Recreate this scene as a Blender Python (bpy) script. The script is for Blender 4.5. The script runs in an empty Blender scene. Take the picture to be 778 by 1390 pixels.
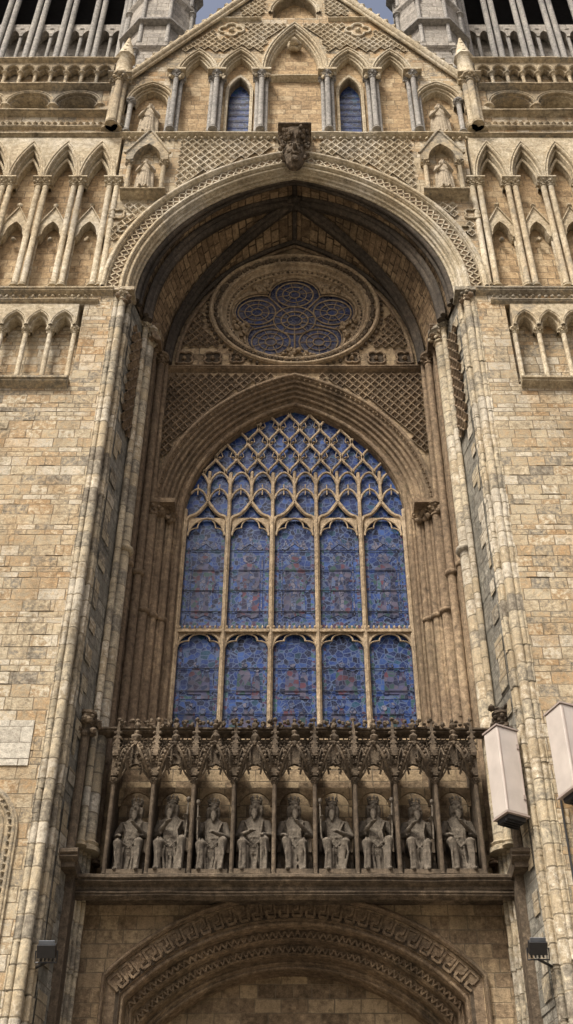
import bpy, math, random, bisect
from math import sin, cos, pi, sqrt, acos, radians
from mathutils import Vector, geometry, Matrix
random.seed(11)
S = bpy.context.scene
S.view_settings.view_transform='Standard'; S.view_settings.look='None'; S.view_settings.exposure=0

# ------------------------------------------------------------ materials
def nodes(name):
    m=bpy.data.materials.new(name); m.use_nodes=True
    nt=m.node_tree; b=nt.nodes['Principled BSDF']
    return m,nt,b
def ramp(nt,fac,stops,interp='LINEAR'):
    r=nt.nodes.new('ShaderNodeValToRGB'); r.color_ramp.interpolation=interp
    e=r.color_ramp.elements
    while len(e)<len(stops): e.new(.5)
    for i,(p,c) in enumerate(stops):
        e[i].position=p; e[i].color=(*c,1) if len(c)==3 else c
    nt.links.new(fac,r.inputs[0]); return r.outputs[0]
def mixc(nt,fac,a,b,mode='MIX'):
    n=nt.nodes.new('ShaderNodeMix'); n.data_type='RGBA'; n.blend_type=mode
    for k,v in ((0,fac),(6,a),(7,b)):
        if hasattr(v,'links'): nt.links.new(v,n.inputs[k])
        else: n.inputs[k].default_value = v if k==0 else (*v,1)
    return n.outputs[2]
def math_(nt,op,a,b=0.0):
    n=nt.nodes.new('ShaderNodeMath'); n.operation=op
    for k,v in ((0,a),(1,b)):
        if hasattr(v,'links'): nt.links.new(v,n.inputs[k])
        else: n.inputs[k].default_value=v
    return n.outputs[0]
def noise_(nt,vec,scale,detail=4,rough=.6):
    n=nt.nodes.new('ShaderNodeTexNoise'); n.inputs['Scale'].default_value=scale
    n.inputs['Detail'].default_value=detail; n.inputs['Roughness'].default_value=rough
    nt.links.new(vec,n.inputs['Vector']); return n.outputs['Fac']
def mapping(nt,vec,scale=(1,1,1),loc=(0,0,0)):
    n=nt.nodes.new('ShaderNodeMapping'); n.inputs['Scale'].default_value=scale; n.inputs['Location'].default_value=loc
    nt.links.new(vec,n.inputs['Vector']); return n.outputs[0]

def stone(name,cols,brick=None,stain=(.09,.07,.05),stain_amt=.5,bump=.6,mortar=(.13,.11,.08),warp=.05,lo=.48,hi=.75,grainamp=.5,vault=False,tint=None,mort_amt=.85,mort=.013,soot=0.0):
    m,nt,b=nodes(name)
    tc=nt.nodes.new('ShaderNodeTexCoord'); obj=tc.outputs['Object']
    sep=nt.nodes.new('ShaderNodeSeparateXYZ'); nt.links.new(obj,sep.inputs[0])
    if vault:
        u=math_(nt,'MULTIPLY',sep.outputs[1],1.0)
        vv=math_(nt,'MULTIPLY',math_(nt,'ARCTAN2',math_(nt,'SUBTRACT',sep.outputs[2],26.3),math_(nt,'ABSOLUTE',sep.outputs[0])),5.0)
    else:
        u=math_(nt,'ADD',sep.outputs[0],sep.outputs[1]); vv=sep.outputs[2]
    wn=noise_(nt,obj,1.7,3)
    wv=math_(nt,'MULTIPLY',math_(nt,'SUBTRACT',wn,.5),warp)
    grain=noise_(nt,obj,9,6,.7); fine=noise_(nt,obj,40,3,.6)
    big=noise_(nt,mapping(nt,obj,(1,1,1),(7,3,1)),.45,5,.65)
    k=len(cols); stops=[(i/(k-1),c) for i,c in enumerate(cols)]
    if brick:
        cmb=nt.nodes.new('ShaderNodeCombineXYZ')
        nt.links.new(math_(nt,'ADD',u,wv),cmb.inputs[0]); nt.links.new(math_(nt,'ADD',vv,wv),cmb.inputs[1])
        def BR(bw,bh,off,sq):
            br=nt.nodes.new('ShaderNodeTexBrick'); br.offset=off; br.squash=sq; br.squash_frequency=3
            br.inputs['Color1'].default_value=(0,0,0,1); br.inputs['Color2'].default_value=(1,1,1,1); br.inputs['Mortar'].default_value=(.5,.5,.5,1)
            br.inputs['Scale'].default_value=1; br.inputs['Mortar Size'].default_value=mort; br.inputs['Mortar Smooth'].default_value=.5
            br.inputs['Brick Width'].default_value=bw; br.inputs['Row Height'].default_value=bh; br.inputs['Bias'].default_value=0
            nt.links.new(cmb.outputs[0],br.inputs['Vector']); return br
        ba=BR(brick[0],brick[1],.5,.68)
        if len(brick)>2:
            bb=BR(brick[0]*.72,brick[1]*.5,.42,1.35)
            band=math_(nt,'FLOOR',math_(nt,'DIVIDE',math_(nt,'ADD',vv,wv),brick[1]))
            wnz=nt.nodes.new('ShaderNodeTexWhiteNoise'); wnz.noise_dimensions='1D'; nt.links.new(band,wnz.inputs['W'])
            sel=math_(nt,'GREATER_THAN',wnz.outputs['Value'],.68)
            bcol=mixc(nt,sel,ba.outputs['Color'],bb.outputs['Color'])
            bfac=math_(nt,'ADD',math_(nt,'MULTIPLY',ba.outputs['Fac'],math_(nt,'SUBTRACT',1.0,sel)),math_(nt,'MULTIPLY',bb.outputs['Fac'],sel))
        else: bcol=ba.outputs['Color']; bfac=ba.outputs['Fac']
        jn=noise_(nt,mapping(nt,obj,(1,1,1),(2,8,5)),2.2,3)
        v=math_(nt,'ADD',math_(nt,'MULTIPLY',bcol,.74),math_(nt,'MULTIPLY',math_(nt,'SUBTRACT',grain,.36),.8))
        v=math_(nt,'ADD',v,math_(nt,'MULTIPLY',math_(nt,'SUBTRACT',big,.5),.8))
        col=ramp(nt,v,stops)
    else:
        v=math_(nt,'ADD',math_(nt,'MULTIPLY',math_(nt,'SUBTRACT',big,.5),1.7),math_(nt,'MULTIPLY',grain,.9))
        col=ramp(nt,v,stops)
    if tint:
        tn=noise_(nt,mapping(nt,obj,(1,1,1),(11,2,9)),.7,4,.6)
        col=mixc(nt,ramp(nt,tn,[(.5,(0,0,0)),(.66,(.55,)*3)]),col,tint,'MULTIPLY')
    if soot:
        sn=noise_(nt,mapping(nt,obj,(1,1,.5),(21,4,13)),.33,6,.68)
        col=mixc(nt,ramp(nt,sn,[(.47,(0,0,0)),(.68,(soot,)*3)]),col,(.5,.47,.44),'MULTIPLY')
    st=noise_(nt,mapping(nt,obj,(1.6,1.6,.22),(3,9,4)),1.0,6,.72)
    sf=ramp(nt,st,[(lo,(0,0,0)),(hi,(1,1,1))])
    pf=ramp(nt,big,[(.42,(0.15,)*3),(.68,(1,1,1))])
    f=math_(nt,'MULTIPLY',math_(nt,'MULTIPLY',sf,pf),stain_amt)
    col=mixc(nt,f,col,stain)
    pit=noise_(nt,mapping(nt,obj,(1,1,1),(5,5,5)),5.5,5,.75)
    col=mixc(nt,ramp(nt,pit,[(.55,(0,0,0)),(.71,(.65*min(1,stain_amt+.2),)*3)]),col,stain)
    g=ramp(nt,grain,[(.25,(1-grainamp,)*3),(.75,(1+grainamp*.35,)*3)])
    col=mixc(nt,1.0,col,g,'MULTIPLY')
    ff=ramp(nt,fine,[(.3,(.76,)*3),(.7,(1.14,)*3)])
    col=mixc(nt,1.0,col,ff,'MULTIPLY')
    h=math_(nt,'ADD',math_(nt,'MULTIPLY',grain,.055),math_(nt,'MULTIPLY',fine,.012))
    if brick:
        col=mixc(nt,math_(nt,'MULTIPLY',math_(nt,'MULTIPLY',bfac,mort_amt),ramp(nt,jn,[(.35,(.35,)*3),(.6,(1,1,1))])),col,mortar)
        h=math_(nt,'SUBTRACT',h,math_(nt,'MULTIPLY',bfac,.028))
        h=math_(nt,'ADD',h,math_(nt,'MULTIPLY',bcol,.02))
    bp=nt.nodes.new('ShaderNodeBump'); bp.inputs['Strength'].default_value=bump; bp.inputs['Distance'].default_value=1.0
    nt.links.new(h,bp.inputs['Height']); nt.links.new(bp.outputs[0],b.inputs['Normal'])
    nt.links.new(col,b.inputs['Base Color']); b.inputs['Roughness'].default_value=.92
    b.inputs['Specular IOR Level'].default_value=.2
    return m

CREAM=(.61,.53,.385); TAN=(.52,.425,.285); OR=(.50,.355,.205); GREY=(.35,.315,.25); PALE=(.68,.62,.505); DK=(.22,.185,.14)
M_ash=stone('ashlar_limestone',[DK,GREY,TAN,CREAM,TAN,OR,CREAM,PALE,TAN,PALE],brick=(.56,.29,1),stain_amt=.75,stain=(.14,.115,.08),tint=(.88,.67,.44),lo=.45,hi=.7,soot=.75)
M_shaft=stone('coursed_shaft_stone',[DK,GREY,CREAM,TAN,PALE,PALE],brick=(6.0,.42),stain_amt=.95,stain=(.11,.095,.07),lo=.42,hi=.64,warp=.01,mort=.02,soot=.7)
M_reveal=stone('reveal_stone',[(.17,.165,.145),(.36,.34,.29),(.26,.25,.215),(.54,.51,.43)],brick=(.5,.30),stain_amt=.8,stain=(.08,.075,.06),lo=.42,hi=.68,soot=.6)
M_trim=stone('carved_limestone',[DK,GREY,TAN,CREAM,PALE],stain_amt=.9,stain=(.10,.08,.055),lo=.42,hi=.66,soot=.6)
M_trimp=stone('pale_carved_limestone',[GREY,TAN,CREAM,PALE,(.72,.66,.55)],stain_amt=.7,stain=(.13,.105,.075),soot=.5)
M_orange=stone('golden_limestone',[(.34,.24,.14),(.54,.39,.225),(.62,.50,.33)],brick=(.5,.27),stain_amt=.6,stain=(.11,.085,.055),soot=.5)
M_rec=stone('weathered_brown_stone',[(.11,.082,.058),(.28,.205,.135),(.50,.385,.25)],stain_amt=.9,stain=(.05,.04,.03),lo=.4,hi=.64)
M_recd=stone('sunk_dark_stone',[(.05,.038,.028),(.09,.07,.05),(.15,.115,.08)],stain_amt=.6,stain=(.03,.025,.02))  # darker stone colour that sets sunk faces off from the raised ornament
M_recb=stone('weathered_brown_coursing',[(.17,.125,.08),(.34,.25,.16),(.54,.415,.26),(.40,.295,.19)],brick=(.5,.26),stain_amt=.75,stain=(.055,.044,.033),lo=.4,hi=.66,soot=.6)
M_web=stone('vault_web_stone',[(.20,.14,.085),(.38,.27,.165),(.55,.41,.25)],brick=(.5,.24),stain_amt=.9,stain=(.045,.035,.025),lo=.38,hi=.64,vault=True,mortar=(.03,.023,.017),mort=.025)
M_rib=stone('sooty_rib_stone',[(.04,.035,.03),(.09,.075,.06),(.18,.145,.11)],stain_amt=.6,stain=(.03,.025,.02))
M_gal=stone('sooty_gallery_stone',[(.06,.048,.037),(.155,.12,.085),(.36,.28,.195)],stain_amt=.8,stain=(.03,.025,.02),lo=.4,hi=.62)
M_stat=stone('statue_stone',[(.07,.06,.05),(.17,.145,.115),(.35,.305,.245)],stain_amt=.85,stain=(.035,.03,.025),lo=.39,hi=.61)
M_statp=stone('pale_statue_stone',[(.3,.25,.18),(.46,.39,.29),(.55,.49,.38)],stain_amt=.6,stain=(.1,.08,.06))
M_grey=stone('grey_tower_stone',[(.26,.245,.215),(.41,.38,.34),(.54,.50,.44)],brick=(.6,.3),stain_amt=.7,stain=(.1,.09,.08))
M_greyt=stone('grey_marble_shaft',[(.2,.195,.19),(.35,.335,.31),(.50,.47,.42)],stain_amt=.6,stain=(.1,.095,.09))
M_new=stone('replaced_pale_ashlar',[(.5,.46,.38),(.64,.60,.51),(.58,.53,.44)],brick=(.8,.34),stain_amt=.2)
M_pave=stone('paving_slab',[(.3,.28,.25),(.4,.37,.33),(.34,.32,.28)],brick=(.9,.6),stain_amt=.2)
M_trac=stone('tracery_stone',[(.22,.165,.11),(.47,.365,.245),(.63,.515,.37)],stain_amt=.7,lo=.42,hi=.68)

def simple(name,c,rough=.6,metal=0,nscale=6,amp=.25):
    m,nt,b=nodes(name)
    tc=nt.nodes.new('ShaderNodeTexCoord'); n=noise_(nt,tc.outputs['Object'],nscale,5)
    r=ramp(nt,n,[(.3,tuple(x*(1-amp) for x in c)),(.7,tuple(min(1,x*(1+amp)) for x in c))])
    nt.links.new(r,b.inputs['Base Color']); b.inputs['Roughness'].default_value=rough; b.inputs['Metallic'].default_value=metal
    return m
M_black=simple('black_metal',(.02,.02,.022),.5)
M_white=simple('painted_metal',(.52,.47,.43),.5,amp=.12,nscale=2)
M_pinkside=simple('painted_metal_side',(.36,.30,.27),.55,amp=.12,nscale=3)
M_wood=simple('dark_oak_door',(.07,.04,.025),.7)
M_louv=simple('louvre_slate',(.05,.05,.055),.7)
M_lead=simple('lead_roof',(.17,.19,.22),.55)
M_iron=simple('iron_bar',(.02,.025,.04),.6)
M_void=simple('dark_interior',(.03,.025,.022),.9)

def glass(name,cols,scale=7,linecol=(.11,.14,.24),lw=.06,bump=.12,lowc=(.35,.35,.4),hic=(1.6,1.5,1.4)):
    m,nt,b=nodes(name)
    tc=nt.nodes.new('ShaderNodeTexCoord'); obj=tc.outputs['Object']
    mp=mapping(nt,obj,(1,0,1.0))
    def V(f,sc):
        v=nt.nodes.new('ShaderNodeTexVoronoi'); v.feature=f; v.inputs['Scale'].default_value=sc; v.inputs['Randomness'].default_value=.8
        nt.links.new(mp,v.inputs['Vector']); return v
    v1=V('F1',scale); v2=V('DISTANCE_TO_EDGE',scale); v3=V('DISTANCE_TO_EDGE',scale*2.3)
    sep=nt.nodes.new('ShaderNodeSeparateColor'); nt.links.new(v1.outputs['Color'],sep.inputs[0])
    k=len(cols); base=ramp(nt,sep.outputs[0],[(i/k,c) for i,c in enumerate(cols)],'CONSTANT')
    big=noise_(nt,mp,1.8,4)
    base=mixc(nt,1.0,base,ramp(nt,big,[(.3,lowc),(.7,hic)]),'MULTIPLY')
    ln=ramp(nt,v2.outputs['Distance'],[(lw*.5,(1,1,1)),(lw,(0,0,0))])
    ln3=ramp(nt,v3.outputs['Distance'],[(lw*.5,(.4,)*3),(lw*1.2,(0,0,0))])
    col=mixc(nt,ln3,base,linecol)
    col=mixc(nt,ln,col,linecol)
    nt.links.new(col,b.inputs['Base Color'])
    b.inputs['Roughness'].default_value=.4; b.inputs['Specular IOR Level'].default_value=.14
    bp=nt.nodes.new('ShaderNodeBump'); bp.inputs['Strength'].default_value=bump; bp.inputs['Distance'].default_value=.03
    nt.links.new(math_(nt,'MULTIPLY',ln,.6),bp.inputs['Height']); nt.links.new(bp.outputs[0],b.inputs['Normal'])
    return m
B1=(.004,.014,.075); B2=(.008,.030,.145); B3=(.003,.006,.028); B4=(.022,.062,.22); B5=(.018,.014,.05); B6=(.008,.042,.085)
M_gl=glass('stained_glass_blue',[B1,B2,B3,B2,B4,B1,B2,B6,B1,B3],linecol=(.065,.095,.18))
M_glf=glass('stained_glass_figure',[(.02,.015,.045),(.08,.075,.12),(.075,.028,.045),(.008,.012,.04),(.055,.06,.13),(.02,.055,.055),(.01,.022,.075)],scale=8,linecol=(.05,.06,.10))
M_glb=glass('stained_glass_border',[B4,(.06,.09,.18),(.055,.022,.045),B3,(.022,.07,.07)],scale=12,linecol=(.085,.11,.19))
M_glp=glass('stained_glass_pale',[(.08,.11,.20),(.04,.07,.18),(.12,.125,.18)],scale=11,linecol=(.012,.017,.04))
M_glr=glass('rose_glass',[(.025,.036,.09),(.06,.068,.13),(.014,.022,.075),(.085,.08,.115),(.026,.046,.14)],scale=6,linecol=(.13,.13,.155))

# ------------------------------------------------------------ mesh builder
CATH=bpy.data.objects.new('cathedral',None); S.collection.objects.link(CATH)
class MB:
    def __init__(s): s.v=[]; s.f=[]
    def add(s,vs,fs):
        o=len(s.v); s.v+=[tuple(p) for p in vs]; s.f+=[tuple(i+o for i in f) for f in fs]
    def obj(s,name,mat,smooth=False,parent=CATH,loc=None):
        me=bpy.data.meshes.new(name); me.from_pydata(s.v,[],s.f); me.update()
        ob=bpy.data.objects.new(name,me); S.collection.objects.link(ob)
        me.materials.append(mat)
        if smooth:
            me.shade_smooth(); me.set_sharp_from_angle(angle=radians(50))
        if parent: ob.parent=parent
        if loc: ob.location=loc
        return ob
def box(m,x0,x1,y0,y1,z0,z1):
    m.add([(x,y,z) for x in(x0,x1) for y in(y0,y1) for z in(z0,z1)],
      [(0,1,3,2),(4,6,7,5),(0,4,5,1),(2,3,7,6),(0,2,6,4),(1,5,7,3)])
def tube(m,pts,r,n=8,closed=False,r1=None):
    pts=[Vector(p) for p in pts]; N=len(pts)
    vs=[];fs=[]; prev=None
    for i,p in enumerate(pts):
        if closed: t=(pts[(i+1)%N]-pts[i-1])
        else: t=pts[min(i+1,N-1)]-pts[max(i-1,0)]
        t.normalize()
        if prev is None: a=Vector((0,1,0)) if abs(t.y)<.9 else Vector((1,0,0))
        else: a=prev
        u=(a-t*a.dot(t)).normalized(); w=t.cross(u); prev=u
        rr=r if r1 is None else r+(r1-r)*i/(N-1)
        for k in range(n):
            an=2*pi*(k+.5)/n; vs.append(p+u*cos(an)*rr+w*sin(an)*rr)
    for i in range(N if closed else N-1):
        j=(i+1)%N
        for k in range(n):
            k2=(k+1)%n; fs.append((i*n+k,i*n+k2,j*n+k2,j*n+k))
    if not closed:
        fs.append(tuple(range(n))[::-1]); fs.append(tuple((N-1)*n+k for k in range(n)))
    m.add(vs,fs)
def lathe(m,x,y,prof,n=10,sx=1,sy=1,rot=0):
    vs=[];fs=[]
    for r,z in prof:
        for k in range(n):
            a=2*pi*(k+.5)/n+rot; vs.append((x+cos(a)*r*sx,y+sin(a)*r*sy,z))
    for i in range(len(prof)-1):
        for k in range(n):
            k2=(k+1)%n; fs.append((i*n+k,i*n+k2,(i+1)*n+k2,(i+1)*n+k))
    fs.append(tuple(range(n))[::-1]); fs.append(tuple((len(prof)-1)*n+k for k in range(n)))
    m.add(vs,fs)
_t=(1+sqrt(5))/2
ICO=[Vector(p).normalized() for p in [(-1,_t,0),(1,_t,0),(-1,-_t,0),(1,-_t,0),(0,-1,_t),(0,1,_t),(0,-1,-_t),(0,1,-_t),(_t,0,-1),(_t,0,1),(-_t,0,-1),(-_t,0,1)]]
ICF=[(0,11,5),(0,5,1),(0,1,7),(0,7,10),(0,10,11),(1,5,9),(5,11,4),(11,10,2),(10,7,6),(7,1,8),(3,9,4),(3,4,2),(3,2,6),(3,6,8),(3,8,9),(4,9,5),(2,4,11),(6,2,10),(8,6,7),(9,8,1)]
def blob(m,x,y,z,r,rx=1,ry=1,rz=1,j=.25):
    m.add([(x+p.x*r*rx*(1+random.uniform(-j,j)),y+p.y*r*ry*(1+random.uniform(-j,j)),z+p.z*r*rz*(1+random.uniform(-j,j))) for p in ICO],ICF)
def column(m,x,y,z0,z1,r,n=10,leaf=True,cap=1.0,base=True):
    h=r*3.0*cap; b=r*1.6
    prof=[]
    if base: prof+=[(r*1.7,z0),(r*1.7,z0+b*.35),(r*1.35,z0+b*.5),(r*1.55,z0+b*.7),(r*1.05,z0+b)]
    else: prof+=[(r,z0)]
    prof+=[(r,z0+b+.01),(r,z1-h),(r*1.3,z1-h*.95),(r*1.3,z1-h*.86),(r*1.05,z1-h*.8),(r*1.35,z1-h*.5),(r*1.9,z1-h*.22),(r*2.1,z1-h*.2),(r*2.1,z1)]
    lathe(m,x,y,prof,n)
    if leaf:
        k=7
        for i in range(k):
            a=2*pi*i/k+random.random()*.3
            blob(m,x+cos(a)*r*1.65,y+sin(a)*r*1.65,z1-h*.42,r*.55)
            a+=.4; blob(m,x+cos(a)*r*1.35,y+sin(a)*r*1.35,z1-h*.68,r*.4)
def arch(cx,zs,hw,rise,d=0,n=20,zb=None):
    R=(hw*hw+rise*rise)/(2*hw); c=R-hw; RR=R+d
    th=acos(max(-1,min(1,-c/RR)))
    pts=[]
    for i in range(n+1):
        t=pi+(th-pi)*i/n
        pts.append((cx+c+RR*cos(t),zs+RR*sin(t)))
    right=[(2*cx-x,z) for x,z in pts[:-1]][::-1]
    P=pts+right
    if zb is not None: P=[(P[0][0],zb)]+P+[(P[-1][0],zb)]
    return P
def loftprof(m,pathfn,prof):
    vs=[];fs=[];n=None
    for d,y in prof:
        P=pathfn(d); n=len(P); vs+=[(x,y,z) for x,z in P]
    for i in range(len(prof)-1):
        for k in range(n-1):
            fs.append((i*n+k,i*n+k+1,(i+1)*n+k+1,(i+1)*n+k))
    m.add(vs,fs)
def scallop(p0,p1,n,k=6,amp=.5,gap=.15):
    (a,b),(c,d)=p0,p1; L=sqrt((c-a)**2+(d-b)**2); tx,ty=(c-a)/L,(d-b)/L; nx,ny=-ty,tx
    out=[]
    for i in range(n):
        s0=L*i/n; w=L/n; g=w*gap
        out.append((a+tx*s0,b+ty*s0))
        for j in range(k+1):
            t=pi*j/k; s=s0+g+(w-2*g)*(.5-.5*cos(t)); h=(w-2*g)*amp*sin(t)
            out.append((a+tx*s+nx*h,b+ty*s+ny*h))
    out.append((c,d)); return out
def plate(m,outer,y0,y1,holes=()):
    loops=[list(outer)]+[list(h) for h in holes]
    tris=geometry.tessellate_polygon([[Vector((x,z,0)) for x,z in l] for l in loops])
    flat=[p for l in loops for p in l]; N=len(flat)
    vs=[(x,y0,z) for x,z in flat]+[(x,y1,z) for x,z in flat]
    fs=[tuple(t) for t in tris]+[tuple(i+N for i in t)[::-1] for t in tris]
    o=0
    for l in loops:
        k=len(l)
        for i in range(k):
            j=(i+1)%k; fs.append((o+i,o+j,o+j+N,o+i+N))
        o+=k
    m.add(vs,fs)
def circ(cx,cz,r,n=40,a0=0): return [(cx+r*cos(a0+2*pi*i/n),cz+r*sin(a0+2*pi*i/n)) for i in range(n)]
def foil(cx,cz,rl,dist,k,a0=pi/2,n=90):
    out=[]
    for i in range(n):
        t=2*pi*i/n; best=dist*.55
        for j in range(k):
            a=a0+2*pi*j/k; pr=dist*cos(t-a); q=rl*rl-(dist*sin(t-a))**2
            if q>0: best=max(best,pr+sqrt(q))
        out.append((cx+best*cos(t),cz+best*sin(t)))
    return out
def diaper(m,m2,inside,x0,x1,z0,z1,y,px,pz,h=.05,mp=None):
    """raised lattice ridges (m) round darker sunk centres (m2) with a small boss"""
    if mp is None: mp=lambda u,d,z:(u,y-d,z)
    nj=int((z1-z0)/(pz/2))+1; ni=int((x1-x0)/px)+1
    for j in range(nj+1):
        for i in range(ni+1):
            cx=x0+i*px+(px/2 if j%2 else 0); cz=z0+j*pz/2
            C=[(cx-px/2,cz),(cx,cz-pz/2),(cx+px/2,cz),(cx,cz+pz/2)]
            if not all(inside(*c) for c in C): continue
            hh=h*random.uniform(.85,1.1); s0=.84; s=.62; q=.3
            sc=lambda k,d:[mp(cx+(u-cx)*k,d,cz+(z-cz)*k) for u,z in C]
            m.add(sc(1,hh)+sc(s0,hh)+sc(s,.006),[(a,(a+1)%4,4+(a+1)%4,4+a) for a in range(4)]+[(4+a,4+(a+1)%4,8+(a+1)%4,8+a) for a in range(4)])
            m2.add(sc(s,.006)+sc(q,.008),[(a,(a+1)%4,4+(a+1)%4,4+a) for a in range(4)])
            m.add(sc(q,.008)+[mp(cx,hh*random.uniform(.5,1),cz)],[(a,(a+1)%4,4) for a in range(4)])
def along(path,step):
    out=[];acc=0
    for (a,b) in zip(path[:-1],path[1:]):
        dx,dz=b[0]-a[0],b[1]-a[1]; L=sqrt(dx*dx+dz*dz)
        while acc<L:
            t=acc/L; out.append((a[0]+dx*t,a[1]+dz*t,dx/L,dz/L)); acc+=step
        acc-=L
    return out
def dogtooth(m,path,y,step,s):
    for x,z,tx,tz in along(path,step):
        nx,nz=-tz,tx
        P=[(x+tx*s,z+tz*s),(x+nx*s,z+nz*s),(x-tx*s,z-tz*s),(x-nx*s,z-nz*s)]
        m.add([(a,y,b) for a,b in P]+[(x,y-s*.9,z)],[(0,1,4),(1,2,4),(2,3,4),(3,0,4)])
def blobs(m,path,y,step,r,j=.3):
    for x,z,tx,tz in along(path,step):
        blob(m,x+random.uniform(-.3,.3)*r,y+random.uniform(-.3,.3)*r,z+random.uniform(-.3,.3)*r,r*random.uniform(.7,1.15),j=j)
def string(m,x0,x1,y,z,h,proj):
    prof=[(0,h),(-proj*.7,h*.95),(-proj,h*.8),(-proj,h*.6),(-proj*.75,h*.5),(-proj*.85,h*.35),(-proj*.6,h*.22),(-proj*.35,h*.15),(0,0)]
    N=max(1,int((x1-x0)/.8)); n=len(prof); vs=[];fs=[]
    for i in range(N+1):
        x=x0+(x1-x0)*i/N; jz=random.uniform(-.012,.012); jy=random.uniform(-.012,.012)
        vs+=[(x,y+a+(jy if a else 0),z+b+jz) for a,b in prof]
    for k in range(N): fs+=[(k*n+i,k*n+i+1,(k+1)*n+i+1,(k+1)*n+i) for i in range(n-1)]
    fs+=[tuple(range(n)),tuple(N*n+i for i in range(n))[::-1]]
    m.add(vs,fs)
def arcade(mp,mc,xs,zc,rise,ztop,y0,y1,z0,r,ycol,mould=.09,leaf=True,mm=None,double=False):
    outer=[(xs[0]-.02,ztop),(xs[0]-.02,zc)]
    for a,b in zip(xs[:-1],xs[1:]):
        hw=(b-a)/2-mould*.6; cx=(a+b)/2
        outer+=arch(cx,zc,hw,rise,0,10)
    outer+=[(xs[-1]+.02,zc),(xs[-1]+.02,ztop)]
    plate(mp,outer,y0,y1)
    mm=mm or mp
    for a,b in zip(xs[:-1],xs[1:]):
        hw=(b-a)/2-mould*.6; cx=(a+b)/2
        f=lambda d:arch(cx,zc,hw,rise,d,10)
        loftprof(mm,f,[(mould*.95,y0+.0)]+scallop((mould*.95,y0-.06),(-.01,y0-.03),2,k=4)+[(-.01,y0-.02),(-.012,y0+.06)]+scallop((-.012,y0+.06),(-.07,y0+.12),1,k=4)+[(-.07,y1)])
    for x in xs:
        if double:
            for s in (-1,1): column(mc,x+s*r*1.25,ycol,z0,zc,r,8,leaf)
            box(mc,x-r*3.2,x+r*3.2,ycol-r*2.3,ycol+r*2.3,zc-.002,zc+.05)
        else:
            column(mc,x,ycol,z0,zc,r,8,leaf)

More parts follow.
